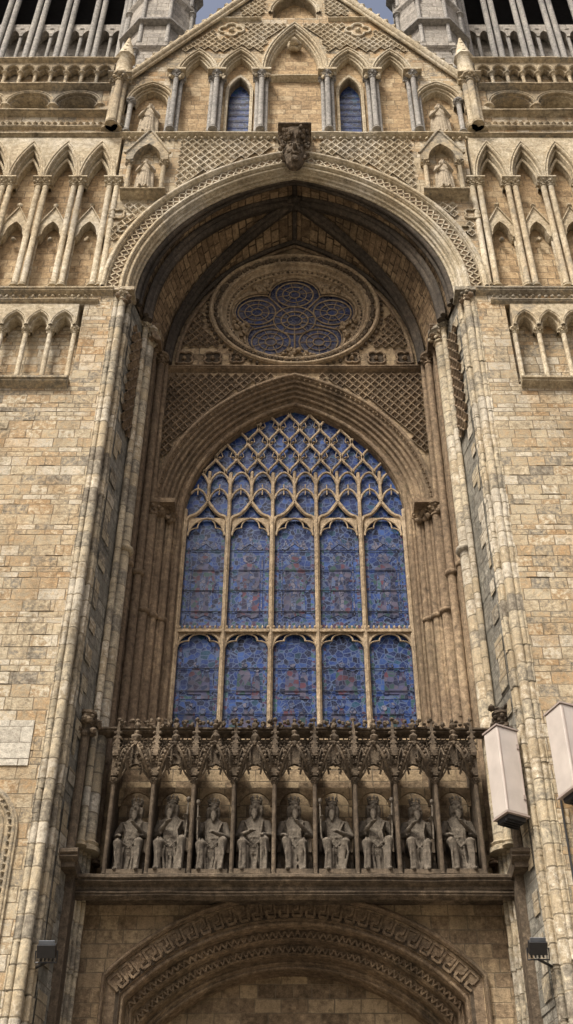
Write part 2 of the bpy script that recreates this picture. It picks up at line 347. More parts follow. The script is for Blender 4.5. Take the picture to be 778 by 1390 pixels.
# ================================================= WINGS / BUTTRESSES
ash=MB(); trim=MB(); trimp=MB(); dia=MB(); dia2=MB(); gold=MB(); dark=MB()
XE=16
for s in (-1,1):
    def bx(m,xa,xb,*a):
        x0,x1=sorted((s*xa,s*xb)); box(m,x0,x1,*a)
    def st(m,xa,xb,*a):
        x0,x1=sorted((s*xa,s*xb)); string(m,x0,x1,*a)
    ncx=6.0*s; nz=11.1
    hole=arch(ncx,nz,.75,.78,0,14,zb=8.2)
    plate(ash,[(s*4.72,0),(s*XE,0),(s*XE,22.7),(s*4.72,22.7)] if s>0 else [(s*XE,0),(s*4.72,0),(s*4.72,22.7),(s*XE,22.7)],0,1.4,[hole])
    bx(gold,5.1,7.0,.45,.6,8,12.2)
    f=lambda d:arch(ncx,nz,.75,.78,d,14,zb=8.2)
    loftprof(trim,f,[(.32,.0),(.32,-.05)]+scallop((.3,-.06),(.0,-.02),3)+[(0,-.02),(0,.45)])
    dogtooth(trim,f(.18),-.06,.14,.05)
    used=set()
    for _ in range(150):
        ci=random.randint(0,8); ri=random.randint(22,76)
        if (ci,ri) in used: continue
        used.add((ci,ri))
        bxx=4.85+ci*.6+random.uniform(0,.1); bz=.29*ri
        bw_=random.choice((.26,.36,.48)); e=random.uniform(.005,.015)
        if abs(bxx+bw_/2-6.0)<1.6 and bz<12.6: continue
        if bz+.28>22.5: continue
        bx(ash,bxx,bxx+bw_,-e,.02,bz+.008,bz+.282)
    bx(ash,4.72,5.45,0,1.4,22.702,25.7)
    bx(ash,4.7,XE,.35,1.4,22.71,25.68)
    bx(ash,4.72,XE,0.001,1.4,25.702,26.3)
    xs=sorted([s*(5.6+.62*i) for i in range(17)])
    arcade(trimp,trimp,xs,24.85,.5,25.70,-.03,.34,22.86,.065,.1,mould=.07)
    st(trim,5.5,XE,0,22.55,.3,.22)
    st(trim,4.74,XE,0,26.05,.26,.16)
    st(trim,5.1,XE,0,25.72,.16,.1)
    for (x,z,a,b) in along([(s*5.2,25.97),(s*XE,25.97)] if s>0 else [(s*XE,25.97),(s*5.2,25.97)],.17): blob(trim,x,-.05,z,.055)
    bx(gold,5.1,XE,.4,1.4,26.31,33.4)
    xs=sorted([s*(5.25+1.03*i) for i in range(11)])
    arcade(trimp,trimp,xs,31.25,1.75,33.45,-.06,.38,26.42,.085,.02,mould=.13,double=True)
    for a,b in zip(xs[:-1],xs[1:]):
        cx=(a+b)/2
        f=lambda d:arch(cx,31.25,.36,1.35,d,10)
        loftprof(trimp,f,scallop((.03,.12),(-.03,.22),1)+[(-.03,.39)])
        sub=arch(cx,28.9,.24,.55,0,8)
        P=[(cx-.42,28.75),(cx-.42,29.1),(cx,30.05),(cx+.42,29.1),(cx+.42,28.75),(cx+.3,28.75)]+[(x,z) for x,z in sub[::-1]]+[(cx-.3,28.75)]
        plate(trimp,P,.1,.38)
        tube(trimp,[(cx-.45,.08,29.1),(cx,.08,30.1),(cx+.45,.08,29.1)],.035,6)
        blob(trimp,cx,.08,30.16,.08)
        for q in(-.36,.36): column(trimp,cx+q,.2,26.42,28.78,.045,7,True,base=False)
        blob(trim,cx,.22,28.75,.09)
        box(trimp,cx-.2,cx+.2,.3,.39,26.4,26.7)
    bx(ash,5.25,XE,.05,1.4,33.45,35.0)
    st(trim,5.3,XE,.05,33.45,.22,.2)
    st(trim,5.3,XE,.05,34.05,.16,.1)
    dogtooth(trim,[(min(s*5.4,s*XE),34.42),(max(s*5.4,s*XE),34.42)],.04,.2,.08)
    st(trim,5.3,XE,.05,34.78,.22,.2)
    bx(dark,5.3,XE,.5,.9,35.0,36.3)
    xs=sorted([s*(6.1+1.5*i) for i in range(7)])
    arcade(trim,trim,xs,35.45,.62,36.3,.0,.5,35.03,.1,.12,mould=.12,leaf=False)
    bx(ash,5.3,6.1,0,.6,35.03,36.3)
    st(trim,5.3,XE,0,36.25,.24,.2)
    xs=sorted([s*(5.9+.5*i) for i in range(20)])
    arcade(trim,trim,xs,37.35,.35,37.95,-.05,.2,36.55,.06,.02,mould=.05,leaf=False)
    bx(ash,5.8,XE,.25,.6,36.5,37.9)
    st(trim,5.75,XE,-.05,37.9,.2,.14)
    bx(ash,5.3,XE,.6,4,33,38)
    nx=4.33*s
    plate(trim,[(nx-.62,31.95),(nx-.62,32.3),(nx-.1,33.45),(nx+.1,33.45),(nx+.62,32.3),(nx+.62,31.95),(nx+.42,31.95)]+arch(nx,32.0,.4,.75,0,8)[::-1]+[(nx-.42,31.95)],-.3,0)
    tube(trim,[(nx-.66,-.3,32.25),(nx-.05,-.3,33.4),(nx+.05,-.3,33.4),(nx+.66,-.3,32.25)],.05,6)
    for q in(-.5,.5): column(trim,nx+q,-.17,30.5,31.97,.07,8)
    string(trim,nx-.65,nx+.65,0,30.3,.2,.34)
    box(gold,nx-.45,nx+.45,-.012,-.004,30.5,32.1)
    for (qx,qz,qr) in ((5.0,29.6,.24),(4.75,28.9,.16)):
        tube(trim,[(x,-.03,z) for x,z in foil(s*qx,qz,qr*.5,qr*.5,4,pi/4,40)],.04,6,closed=True)
    for k,(q,w) in enumerate(((5.42,.1),(5.7,.12),(5.56,.12))):
        column(trim,s*q,(-.18,-.1,-.3)[k],33.75,36.6,w,9)
    bx(ash,5.3,5.85,-.02,.5,33.7,36.7)
    st(trim,5.2,5.95,-.25,36.6,.22,.16)
    lathe(trimp,s*5.57,.0,[(.36,36.6),(.4,36.9),(.28,37.0),(.26,38.1),(.34,38.2),(.3,38.3),(.04,39.6)],8)
    for zz in (38.4,38.8,39.1):
        for a in range(4): blob(trimp,s*5.57+cos(a*pi/2)*.25*(39.6-zz)/1.3,sin(a*pi/2)*.25*(39.6-zz)/1.3,zz,.07)
ash.obj('buttress_walls',M_ash); dark.obj('gallery_voids',M_void)
gold.obj('arcade_back_walls',M_orange)

# ================================================= GREAT ARCH front
fr=MB(); frp=MB()
GA=(0,26.3,4.4,5.65)
def ga(d,zb=None): return arch(*GA,d,36,zb)
P=[(-5.15,26.3)]+ga(.6)+[(5.15,26.3),(5.15,33.5),(-5.15,33.5)]
plate(fr,P,0,.5)
prof=[(.72,.0),(.72,-.1)]+scallop((.72,-.14),(.56,-.12),1)+[(.54,-.03),(.24,-.03)]+scallop((.22,-.1),(.1,-.08),1)+[(.09,-.02)]+scallop((.08,-.03),(-.04,.02),1)+[(-.05,.06)]+scallop((-.05,.1),(-.16,.3),2)
loftprof(frp,ga,prof)
p1=ga(.26);p2=ga(.53)
def resamp(P,n):
    L=[0]
    for a,b in zip(P[:-1],P[1:]): L.append(L[-1]+math.hypot(b[0]-a[0],b[1]-a[1]))
    out=[]
    for i in range(n+1):
        t=L[-1]*i/n; k=min(max(bisect.bisect(L,t)-1,0),len(P)-2); f=(t-L[k])/(L[k+1]-L[k])
        out.append((P[k][0]+(P[k+1][0]-P[k][0])*f,P[k][1]+(P[k+1][1]-P[k][1])*f))
    return out
n=66; A=resamp(p1,n);B=resamp(p2,n)
for i in range(n):
    tube(frp,[(A[i][0],-.045,A[i][1]),(B[i+1][0],-.045,B[i+1][1])],.026,4)
    tube(frp,[(B[i][0],-.045,B[i][1]),(A[i+1][0],-.045,A[i+1][1])],.026,4)
frp.obj('great_arch_archivolt',M_trimp,True)
bnd=MB(); loftprof(bnd,ga,[(.53,-.034),(.26,-.034)]); bnd.obj('archivolt_sunk_band',M_rec)
def in_sp(x,z):
    if abs(x)>5.1 or z>33.4 or z<28: return False
    R=(4.4**2+5.65**2)/8.8+.76; c=R-.76-4.4
    if math.hypot(abs(x)+c,z-26.3)<R: return False
    if abs(abs(x)-4.33)<.72 and z>30.2: return False
    if abs(x)<.6 and z>31.9: return False
    if abs(abs(x)-5.0)<.3 and abs(z-29.6)<.3:return False
    return True
diaper(dia,dia2,in_sp,-5.1,5.1,28,33.4,-.003,.27,.36,.06)
fr.obj('spandrel_wall',M_ash)
ks=MB()
lathe(ks,0,-.2,[(.10,31.6),(.22,31.75),(.30,32.0),(.33,32.4),(.30,32.7),(.40,33.0),(.46,33.2)],12,1,.9)
blob(ks,0,-.52,32.25,.10,.8,1.2,1.2)
for q in(-1,1):
    blob(ks,q*.12,-.47,32.42,.055); blob(ks,q*.13,-.46,32.54,.08,1.3,.8,.5); blob(ks,q*.14,-.42,32.15,.1)
blob(ks,0,-.46,32.0,.10,1.4,.8,.5); blob(ks,0,-.40,31.82,.13,1,.8,1.2)
for i in range(40):
    a=random.uniform(pi,2*pi); z=random.uniform(32.7,33.2); r=.36+.16*(z-32.7)
    blob(ks,cos(a)*r,-.2+sin(a)*r,z,.075)
for q in(-1,1):
    for i in range(8): blob(ks,q*random.uniform(.28,.42),-.3+random.uniform(-.12,.1),32.0+i*.1,.08)
string(ks,-.5,.5,0,33.2,.24,.62)
ks.obj('keystone_carving',M_gal,False)

# ================================================= JAMBS
jr=MB(); jd=MB(); js=MB(); jl=MB(); jl2=MB()
for s in (-1,1):
    def seg(m,pts,z0,z1):
        z=z0; n=len(pts)
        while z<z1:
            h=min(random.uniform(.36,.5),z1-z); e=random.uniform(-.011,.011); g=random.uniform(-.011,.011)
            if z1-(z+h)<.1: h=z1-z
            vs=[(s*(x+e),y+g,zz) for zz in (z,z+h) for x,y in pts]
            m.add(vs,[(i,i+1,n+i+1,n+i) for i in range(n-1)]); z+=h
        vs=[(s*(x+.02),y+.02,zz) for zz in (z0,z1) for x,y in pts]
        m.add(vs,[(i,i+1,n+i+1,n+i) for i in range(n-1)])
    ZT=26.2
    seg(js,[(4.74,0.01)]+[(x,y) for x,y in scallop((4.72,-.01),(4.3,.3),3,amp=.6)]+[(4.28,.34)],0,ZT)
    seg(jr,[(4.28,.34),(4.06,1.28)],0,ZT)
    seg(js,[(4.06,1.28)]+scallop((4.06,1.28),(3.86,1.62),3,amp=.6)+[(3.86,1.62),(3.9,1.85)],0,ZT)
    seg(jd,[(3.9,1.85),(3.78,2.3)]+scallop((3.78,2.3),(3.5,2.62),2,amp=.6)+[(3.5,2.7)],0,ZT)
    def sh(m,x,y,r,z0,z1,rings=(),n=12,cap=1.2):
        column(m,s*x,y,z0,z1,r,n,True,cap)
        for zr in rings: lathe(m,s*x,y,[(r,zr),(r*1.5,zr+.04),(r*1.6,zr+.09),(r*1.5,zr+.14),(r,zr+.18)],n)
    sh(js,3.93,1.45,.15,11.4,26.25,(18.6,),cap=1.1)
    sh(js,4.0,1.12,.075,11.4,26.25,())
    sh(jd,3.68,2.3,.10,11.4,26.25,(18.6,))
    sh(jd,3.84,1.95,.07,11.4,26.25,(18.6,))
    sh(js,4.5,.06,.10,0,26.25,cap=1.2)
    z=.2
    while z<25.5:
        h=random.uniform(.28,.42); w=random.choice((.16,.34,.26,.42))
        t0,t1=.02,w
        pt=lambda t:(4.28-.22*t/.97,.34+.94*t/.97)
        (xa,ya),(xb,yb)=pt(t0),pt(t1); o=.03
        js.add([(s*(xa-o),ya,z),(s*(xb-o),yb,z),(s*(xb-o),yb,z+h),(s*(xa-o),ya,z+h),(s*xb,yb,z),(s*xb,yb,z+h)],[(0,1,2,3),(1,4,5,2)])
        z+=h*random.choice((1.04,2.0))
    x0,x1=sorted((s*3.65,s*4.2)); string(jd,x0,x1,1.3,26.15,.22,.12); box(jd,x0,x1,1.28,2.7,26.17,26.34)
    x0,x1=sorted((s*4.2,s*4.78)); box(js,x0,x1,-.12,.4,26.17,26.3)
    for i in range(14): blob(jd,s*random.uniform(3.7,4.2),1.3+random.uniform(-.1,.1),25.95+random.uniform(-.15,.15),.11)
    for i in range(10): blob(jd,s*random.uniform(4.3,4.7),random.uniform(-.08,.25),25.95+random.uniform(-.12,.15),.09)
    def mp(u,d,z,s=s):
        t=u; x=4.28+(4.06-4.28)*t/.97; y=.34+(1.28-.34)*t/.97
        return (s*(x-d-.012),y-d*.2,z)
    diaper(jl,jl2,lambda u,z:0.08<u<.92 and 21.6<z<25.6,.1,.95,21.6,25.7,0,.26,.36,.08,mp)
js.obj('jamb_rolls',M_shaft,True); jr.obj('jamb_reveals',M_reveal); jd.obj('inner_jamb_shafts',M_rec,True)
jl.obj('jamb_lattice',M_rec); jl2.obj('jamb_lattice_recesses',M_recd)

# ================================================= VAULT
vt=MB(); rb=MB()
secs=[(0.3,4.26,31.95),(0.8,4.15,32.2),(1.5,3.95,32.5),(2.1,3.75,32.3),(2.75,3.6,32.0)]
paths=[arch(0,26.3,hw,za-26.3,0,40) for _,hw,za in secs]
vs=[];n=len(paths[0])
for (y,_,_),Pp in zip(secs,paths): vs+=[(x,y,z) for x,z in Pp]
vt.add(vs,[(i*n+k,i*n+k+1,(i+1)*n+k+1,(i+1)*n+k) for i in range(len(secs)-1) for k in range(n-1)])
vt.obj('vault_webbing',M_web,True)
def ribpath(y0,hw,y1,za,z0=26.3,n=22,side=1):
    pts=arch(0,z0,hw,za-z0,0,n)[:n+1]
    return [(side*x,y0+(y1-y0)*((x+hw)/hw)**1.5,z-.05) for (x,z) in pts]
for sd in(-1,1):
    for (y0,hw,r) in ((.95,4.04,.13),(2.5,3.62,.12)):
        pth=ribpath(y0,hw,1.5,32.45,side=sd)
        tube(rb,[(x*.975,y,z-.07) for x,y,z in pth],r,8)
        for q in (-.16,.16): tube(rb,[(x*.985,y+q,z-.03) for x,y,z in pth],r*.65,6)
for (y,hw,za,r) in ((.36,4.2,31.9,.09),(.52,4.13,31.95,.07),(2.6,3.5,31.85,.08)):
    tube(rb,[(x,y,z) for x,z in arch(0,26.3,hw,za-26.3,0,30)],r,8)
tube(rb,[(0,.3,32.0),(0,1.5,32.45),(0,2.7,31.95)],.08,8)
for i in range(26): 
    a=random.random()*2*pi; blob(rb,cos(a)*random.uniform(.05,.25),1.45+sin(a)*.22,32.25+random.uniform(-.12,.1),.1)
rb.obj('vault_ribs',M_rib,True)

# ================================================= BACK WALL (window + rose)
WA=(0,21.0,3.45,4.72); RC=(0,28.7)
bw=MB(); bt=MB(); bd=MB(); bd2=MB()
def wa(d,zb=14.2): return arch(*WA,d,28,zb)
outer=[(-4.1,14.2),(-4.1,33.2),(4.1,33.2),(4.1,14.2)]+wa(0)[::-1]
plate(bw,outer,2.7,3.2,[circ(RC[0],RC[1],2.2,60)])
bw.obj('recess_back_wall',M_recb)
prof=[(.16,2.7),(.16,2.6)]+scallop((.16,2.58),(.02,2.6),1)+[(.02,2.64)]+scallop((0,2.66),(-.42,3.02),4,amp=.55)+[(-.45,3.0)]+scallop((-.47,3.04),(-.62,3.14),1)+[(-.64,3.4)]
loftprof(bt,lambda d:wa(d),prof)
dogtooth(bt,arch(*WA,-.0,28),2.6,.16,.045)
wj=MB()
for s in(-1,1):
    for x,y,r in ((3.5,2.55,.10),(3.3,2.75,.085),(3.1,2.9,.075)):
        column(wj,s*x,y,14.3,21.05,r,10,True,1.3)
        for zr in (17.7,): lathe(wj,s*x,y,[(r,zr),(r*1.6,zr+.05),(r*1.6,zr+.11),(r,zr+.16)],10)
    x0,x1=sorted((s*2.98,s*3.68))
    box(wj,x0,x1,2.4,3.15,21.0,21.14)
    for i in range(22): 
        t=random.random(); blob(wj,s*(3.6-.6*t),2.42+.42*t+random.uniform(-.05,.05),20.82+random.uniform(-.16,.12),.085)
wj.obj('window_jamb_shafts',M_rec,True)
bt.obj('window_archivolt',M_rec,True)
rs=MB()
cf=lambda d:[(RC[0]+(2.3+d)*cos(2*pi*i/72),RC[1]+(2.3+d)*sin(2*pi*i/72)) for i in range(73)]
prof=[(.2,2.7),(.2,2.6)]+scallop((.2,2.58),(.08,2.56),1)+[(.07,2.64),(-.1,2.66)]+scallop((-.1,2.62),(-.2,2.68),1)+[(-.2,2.74)]+scallop((-.22,2.76),(-.40,2.94),2)+[(-.41,3.2)]
loftprof(rs,cf,prof)
rs.obj('rose_mouldings',M_trac,True)
rf=MB(); blobs(rf,cf(-.0),2.62,.115,.075); blobs(rf,cf(.26),2.66,.2,.06); blobs(rf,cf(-.33),2.86,.15,.045); rf.obj('rose_foliage_ring',M_gal)
rt=MB(); RL,RD=.82,1.07
plate(rt,circ(0,28.7,1.95,72),3.0,3.08,[foil(0,28.7,RL,RD,5,pi/2,120)[::-1]])
tube(rt,[(x,2.99,z) for x,z in foil(0,28.7,RL,RD,5,pi/2,120)],.045,6,closed=True)
tube(rt,[(x,3.04,z) for x,z in foil(0,28.7,RL-.07,RD,5,pi/2,120)],.02,6,closed=True)
for k in range(5):
    a=pi/2+pi/5+2*pi*k/5
    for i in range(18):
        rr=random.uniform(1.42,1.82); da=random.uniform(-.32,.32)*(rr-1.3)/.52
        blob(rt,rr*cos(a+da),2.92,28.7+rr*sin(a+da),.075)
rt.obj('rose_tracery',M_trac,True)
rg=MB(); plate(rg,circ(0,28.7,1.94,60),3.12,3.14); rg.obj('rose_glass',M_glr)
rl=MB()
P3=lambda r,a:(r*cos(a),3.09,28.7+r*sin(a))
for r,w in ((.22,.016),(.40,.024),(.62,.02)): tube(rl,[(x,3.09,z) for x,z in circ(0,28.7,r,40)],w,5,closed=True)
for k in range(10):
    a=pi/2+pi*k/5; tube(rl,[P3(.22,a),P3(.66,a)],.014,4)
for k in range(5):
    a=pi/2+2*pi*k/5; c=(1.18*cos(a),28.7+1.18*sin(a))
    for rr,w in ((.56,.024),(.36,.016),(.16,.018)): tube(rl,[(x,3.09,z) for x,z in circ(*c,rr,30)],w,5,closed=True)
    for j in range(8):
        b=a+pi*j/4+.2; tube(rl,[(c[0]+.16*cos(b),3.09,c[1]+.16*sin(b)),(c[0]+.56*cos(b),3.09,c[1]+.56*sin(b))],.011,4)
    q=pi/5; tube(rl,[P3(.62,a+q),P3(1.38,a+q)],.026,5)
rl.obj('rose_lead_bars',M_trac)
string(bd,-3.6,3.6,2.7,26.0,.2,.16)
def in_rec(x,z):
    if abs(x)>3.55: return False
    R=(3.45**2+4.72**2)/6.9; c=R-3.45
    if z<21.3: return False
    if math.hypot(abs(x)+c,z-21.0)<R+.17: return False
    if 25.97<z<26.3: return False
    if z>26.2:
        if math.hypot(x,z-28.7)<2.6: return False
        if z<26.95: return False
        if z>29.4: return False
        R2=(3.5**2+5.6**2)/7
        if math.hypot(abs(x)+R2-3.5,z-26.3)>R2-.12: return False
    return True
diaper(bd,bd2,in_rec,-3.55,3.55,21.3,29.4,2.697,.24,.30,.06)
for s in(-1,1):
    for qx,qr in ((3.1,.27),(2.3,.27),(1.62,.22)):
        tube(bd,[(x,2.66,z) for x,z in foil(s*qx,26.58,qr*.5,qr*.52,4,pi/4,40)],.035,6,closed=True)
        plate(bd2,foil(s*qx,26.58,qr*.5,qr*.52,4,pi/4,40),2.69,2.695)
        blob(bd,s*qx,2.66,26.58,.08)
tube(bd,[(x,2.62,z) for x,z in arch(0,26.3,3.3,5.35,0,30)],.05,8)
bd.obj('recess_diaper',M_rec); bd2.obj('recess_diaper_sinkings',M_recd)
dia.obj('spandrel_diaper',M_trimp)

# ================================================= WEST WINDOW
GL=3.30
def inwin(x,z,mar=0):
    R=(3.45**2+4.72**2)/6.9; c=R-3.45
    if z<21: return abs(x)<2.83-mar
    return math.hypot(abs(x)+c,z-21.0)<R-.62-mar
gl=MB(); plate(gl,arch(*WA,-.62,28,14.2),GL,GL+.03); gl.obj('window_glass',M_gl)
tr=MB()
xm=[-2.78,-1.67,-.557,.557,1.67,2.78]; YT=3.22
for x in xm:
    tube(tr,[(x,YT,14.2),(x,YT,21.1 if abs(x)<2.7 else 21.0)],.07,8)
    tube(tr,[(x,YT-.06,14.2),(x,YT-.06,21.1)],.03,6)
box(tr,-2.8,2.8,YT-.07,YT+.05,17.64,17.72)
def cusparch(cx,z0,hw,rise,r,y=YT):
    A=arch(cx,z0,hw,rise,0,10)
    tube(tr,[(x,y,z) for x,z in A],r,6)
    plate(tr,A+[(cx+hw,z0+rise+.02),(cx-hw,z0+rise+.02)],y+.0,y+.05)
    for s in(-1,1):
        P0=(cx+s*hw,z0-.02); P1=(cx+s*hw*.5,z0+rise*.42); P2=(cx,z0+rise*.98)
        for (a,b) in ((P0,P1),(P1,P2)):
            mx,mz=(a[0]+b[0])/2+s*hw*.22,(a[1]+b[1])/2+rise*.22
            pts=[]
            for i in range(7):
                t=i/6; pts.append(((1-t)**2*a[0]+2*t*(1-t)*mx+t*t*b[0],y,(1-t)**2*a[1]+2*t*(1-t)*mz+t*t*b[1]))
            tube(tr,pts,r*.65,5)
        blob(tr,P1[0],y,P1[1],r*.9,j=.1)
for a,b in zip(xm[:-1],xm[1:]):
    cx=(a+b)/2
    cusparch(cx,17.27,.5,.35,.03)
    for k in range(9): blob(tr,cx-.48+.12*k,YT-.03,17.78,.04,.8,1,1.6,j=.1)
    og=[]
    for i in range(13):
        t=i/12; og.append((.54*(cos(t*pi/2)**.9),20.75+.95*t+.12*sin(2*pi*t)))
    for s in(-1,1): tube(tr,[(cx+s*x,YT,z) for x,z in og],.055,6)
    cusparch(cx,20.6,.46,.55,.028)
    tube(tr,[(cx,YT,21.7),(cx,YT,22.75)],.045,6)
def poly(ptsfn,r,n=30):
    run=[]
    for i in range(n+1):
        x,z=ptsfn(i/n)
        if inwin(x,z,.02): run.append((x,YT,z))
        else:
            if len(run)>1: tube(tr,run,r,6)
            run=[]
    if len(run)>1: tube(tr,run,r,6)
for x in xm: poly(lambda t:(x,21.0+1.7*t),.05)
for k in range(-10,11):
    x=k*.2785
    if k%2: poly(lambda t:(x,21.95+.35*t),.018)
for k in range(-5,5):
    cx=(k+.5)*.557
    for (za,r) in ((21.72,.034),(22.3,.038)):
        poly(lambda t:(cx-.27+.54*t,za+.42*sin(pi*t)**.7),r,12)
# reticulated net of ogee cells in the window head
SP=.2785; Z0=22.7; PER=1.12
for k in range(-9,10):
    sg=1 if k%2 else -1
    def wl(t):
        z=Z0+2.4*t; ph=(z-Z0)/PER*2*pi
        return (k*SP+SP/2*sg*cos(ph)+ (0 if k>=0 else 0),z)
    poly(lambda t:wl(t),.040,48)
for k in range(-9,10):
    for j in range(5):
        zz=Z0+PER*(j*.5); cx=(k+.5)*SP
        wide = ((k%2==0) == (j%2==0))
        if wide and inwin(cx,zz,.2) and j>0:
            for q in(-1,1):
                blob(tr,cx+q*SP*.62,YT,zz+.0,.045,1.3,1,.7,j=.1)
                tube(tr,[(cx+q*SP*.9,YT+.01,zz-.12),(cx+q*SP*.35,YT+.01,zz+.05),(cx+q*SP*.5,YT+.01,zz+.2)],.014,4)
tr.obj('window_tracery',M_trac,True)
fe=MB(); gf=MB(); gb=MB(); gp=MB()
for z in [14.9,15.5,16.1,16.7]+[18.3+.62*i for i in range(4)]:
    tube(fe,[(-2.78,GL-.03,z),(2.78,GL-.03,z)],.009,5)
fe.obj('window_saddle_bars',M_iron)
def yplate(m,pts,d): plate(m,pts,GL-d,GL-.001)
for i,(a,b) in enumerate(zip(xm[:-1],xm[1:])):
    cx=(a+b)/2
    for (z0,z1) in ((14.5,17.3),(17.8,20.75)):
        for q in(-1,1):
            xa,xb=sorted((cx+q*.39,cx+q*.48)); yplate(gb,[(xa,z0),(xb,z0),(xb,z1),(xa,z1)],.008)
        yplate(gb,[(cx-.37,z0+.02),(cx+.37,z0+.02),(cx+.37,z0+.22),(cx-.37,z0+.22)],.008)
        yplate(gb,[(cx-.37,z0+1.4),(cx+.37,z0+1.4),(cx+.37,z0+1.47),(cx-.37,z0+1.47)],.007)
    j=random.uniform(-.04,.04); sd=random.choice((-1,1))
    X=lambda pts:[(cx+sd*x,z) for x,z in pts]
    yplate(gf,X([(-.26,18.12),(-.08,18.2),(.1,18.1),(.25,18.16),(.27,18.7),(.22+j,19.15),(.28,19.4),(.24,19.62),(.1,19.76),(-.1,19.76),(-.25,19.6),(-.31,19.2+j),(-.22,18.8)]),.012)
    yplate(gp,circ(cx,19.93,.17,18),.010); yplate(gf,circ(cx,19.9,.10,14),.016)
    yplate(gp,X([(-.02,18.25),(.07,18.25),(.12+j,19.3),(.03,19.55),(-.06,19.2)]),.016)
    yplate(gb,X([(-.26,18.3),(-.17,18.3),(-.12,19.2),(-.2,19.4)]),.016)
    yplate(gp,X([(.3,18.2),(.33,18.2),(.33,20.0),(.3,20.0)]),.018)
    yplate(gp,[(cx-.33,20.22),(cx-.22,20.5),(cx-.13,20.3),(cx,20.66),(cx+.13,20.3),(cx+.22,20.5),(cx+.33,20.22),(cx+.22,20.18),(cx,20.38),(cx-.22,20.18)],.012)
    for (dx,zz,w) in ((-.19,15.28,.12),(.16,15.2,.13),(-.02,15.35,.09),(-.05,16.42,.17),(.2,16.3,.1)):
        dx+=random.uniform(-.05,.05)
        yplate(gf,[(cx+dx-w,zz-.4),(cx+dx+w,zz-.4),(cx+dx+w*.8,zz+.15),(cx+dx+w*.4,zz+.3),(cx+dx-w*.4,zz+.3),(cx+dx-w*.9,zz+.12)],.012+random.uniform(0,.003))
        yplate(gp,circ(cx+dx,zz+.38,.07,12),.017)
for k in (-3,-2,-1,0,1,2):
    cx=(k+.5)*.557
    for q in(-.14,.14):
        yplate(gp,[(cx+q-.10,21.95),(cx+q+.10,21.95),(cx+q+.10,22.32),(cx+q,22.45),(cx+q-.10,22.32)],.009)
gf.obj('glass_figures',M_glf); gb.obj('glass_borders',M_glb); gp.obj('glass_highlights',M_glp)
sl=MB(); plate(sl,[(-3.6,13.9),(3.6,13.9),(3.6,14.5),(-3.6,14.5)],2.3,3.6); sl.obj('window_sill',M_gal)

# ================================================= GALLERY OF KINGS
g=MB(); gc=MB(); gk=MB()
GX=.785; GB=10.87
box(gk,-4.0,4.0,2.15,2.9,10.6,14.3)
box(g,-4.0,4.0,1.2,2.2,10.6,GB)
string(g,-4.05,4.05,1.25,GB-.24,.24,.2)
string(g,-4.02,4.02,1.3,GB-.42,.16,.12)
for s in(-1,1):
    x0,x1=sorted((s*3.95,s*4.45)); box(g,x0,x1,.55,1.5,10.75,11.0); string(g,x0-.05,x1+.05,.6,10.8,.28,.2)
    box(g,min(s*4.0,s*4.3),max(s*4.0,s*4.3),.9,1.6,0,10.75)
    column(g,s*4.1,.75,11.05,14.0,.09,9); column(g,s*4.28,.62,11.05,13.6,.06,9)
    for i in range(24): blob(gc,s*random.uniform(3.9,4.35),.75+random.uniform(-.2,.35),13.85+random.uniform(-.35,.3),.08)
string(g,-4.0,4.0,1.4,13.82,.18,.2)
for i in range(10):
    x=(i-4.5)*GX
    box(g,x-.04,x+.04,1.30,1.5,GB,13.8); column(g,x,1.26,GB,12.85,.04,8,True)
    box(g,x-.06,x+.06,1.2,1.32,12.9,13.4)
    lathe(g,x,1.2,[(.085,13.3),(.1,13.36),(.02,14.12)],4,rot=0)
    for z in (13.45,13.57,13.69,13.81): 
        for q in(-.055,.055): blob(gc,x+q,1.16,z,.038)
    blob(gc,x,1.2,14.13,.05)
    box(g,x-.03,x+.03,1.45,2.15,GB,13.8)
for i in range(9):
    cx=(i-4)*GX
    for (oc,hw,pr,zt,z0) in ((0,.31,.34,.66,12.86),(-.24,.13,.16,.5,12.98),(.24,.13,.16,.5,12.98)):
        for s in(-1,1):
            pts=[]
            for k in range(11):
                t=k/10
                pts.append((cx+oc+s*hw*(1-t)**.8,1.3-pr*sin(t*pi*.75),z0+zt*t**1.15))
            tube(g,pts,.03 if oc==0 else .02,6)
            for k in range(1,11):
                p=pts[k]; blob(gc,p[0]+s*.032,p[1]-.02,p[2]+.04,.04 if oc==0 else .025,j=.35)
        for s in(-1,1):
            pts=[(cx+oc+s*(hw-.5*hw*sin(t)),1.27-.1*t,z0-.03+.17*t) for t in [q*.3 for q in range(9)]]
            tube(g,pts,.02 if oc==0 else .013,5)
    for z,r in ((13.5,.07),(13.62,.1),(13.74,.06),(13.88,.075),(14.0,.045)): blob(gc,cx,1.02,z,r)
    plate(g,[(cx-.35,12.9)]+[(x,z) for x,z in arch(cx,12.85,.33,.42,0,8)]+[(cx+.35,12.9),(cx+.35,13.8),(cx-.35,13.8)],1.42,1.5)
    for q in (-.3,-.2,-.1,.1,.2,.3): tube(g,[(cx+q,1.36,13.3),(cx+q,1.36,13.82)],.016,5)
    for q in (-.25,-.15,.15,.25): tube(g,[(x,1.35,z) for x,z in foil(cx+q,13.66,.03,.034,4,pi/4,20)],.012,4,closed=True)
    for q in(-.3,-.15,0,.15,.3):
        for w in range(3): blob(gc,cx+q+random.uniform(-.05,.05),1.17+random.uniform(-.05,.05),13.99+random.uniform(-.03,.1),.045,j=.4)
    for w in range(14): blob(gc,cx+random.uniform(-.34,.34),1.38,random.uniform(13.2,13.8),.04,j=.4)
    plate(gk,[(cx-.36,12.6)]+arch(cx,12.6,.3,.3,0,6)+[(cx+.36,12.6),(cx+.36,13.0),(cx-.36,13.0)],1.9,1.95)
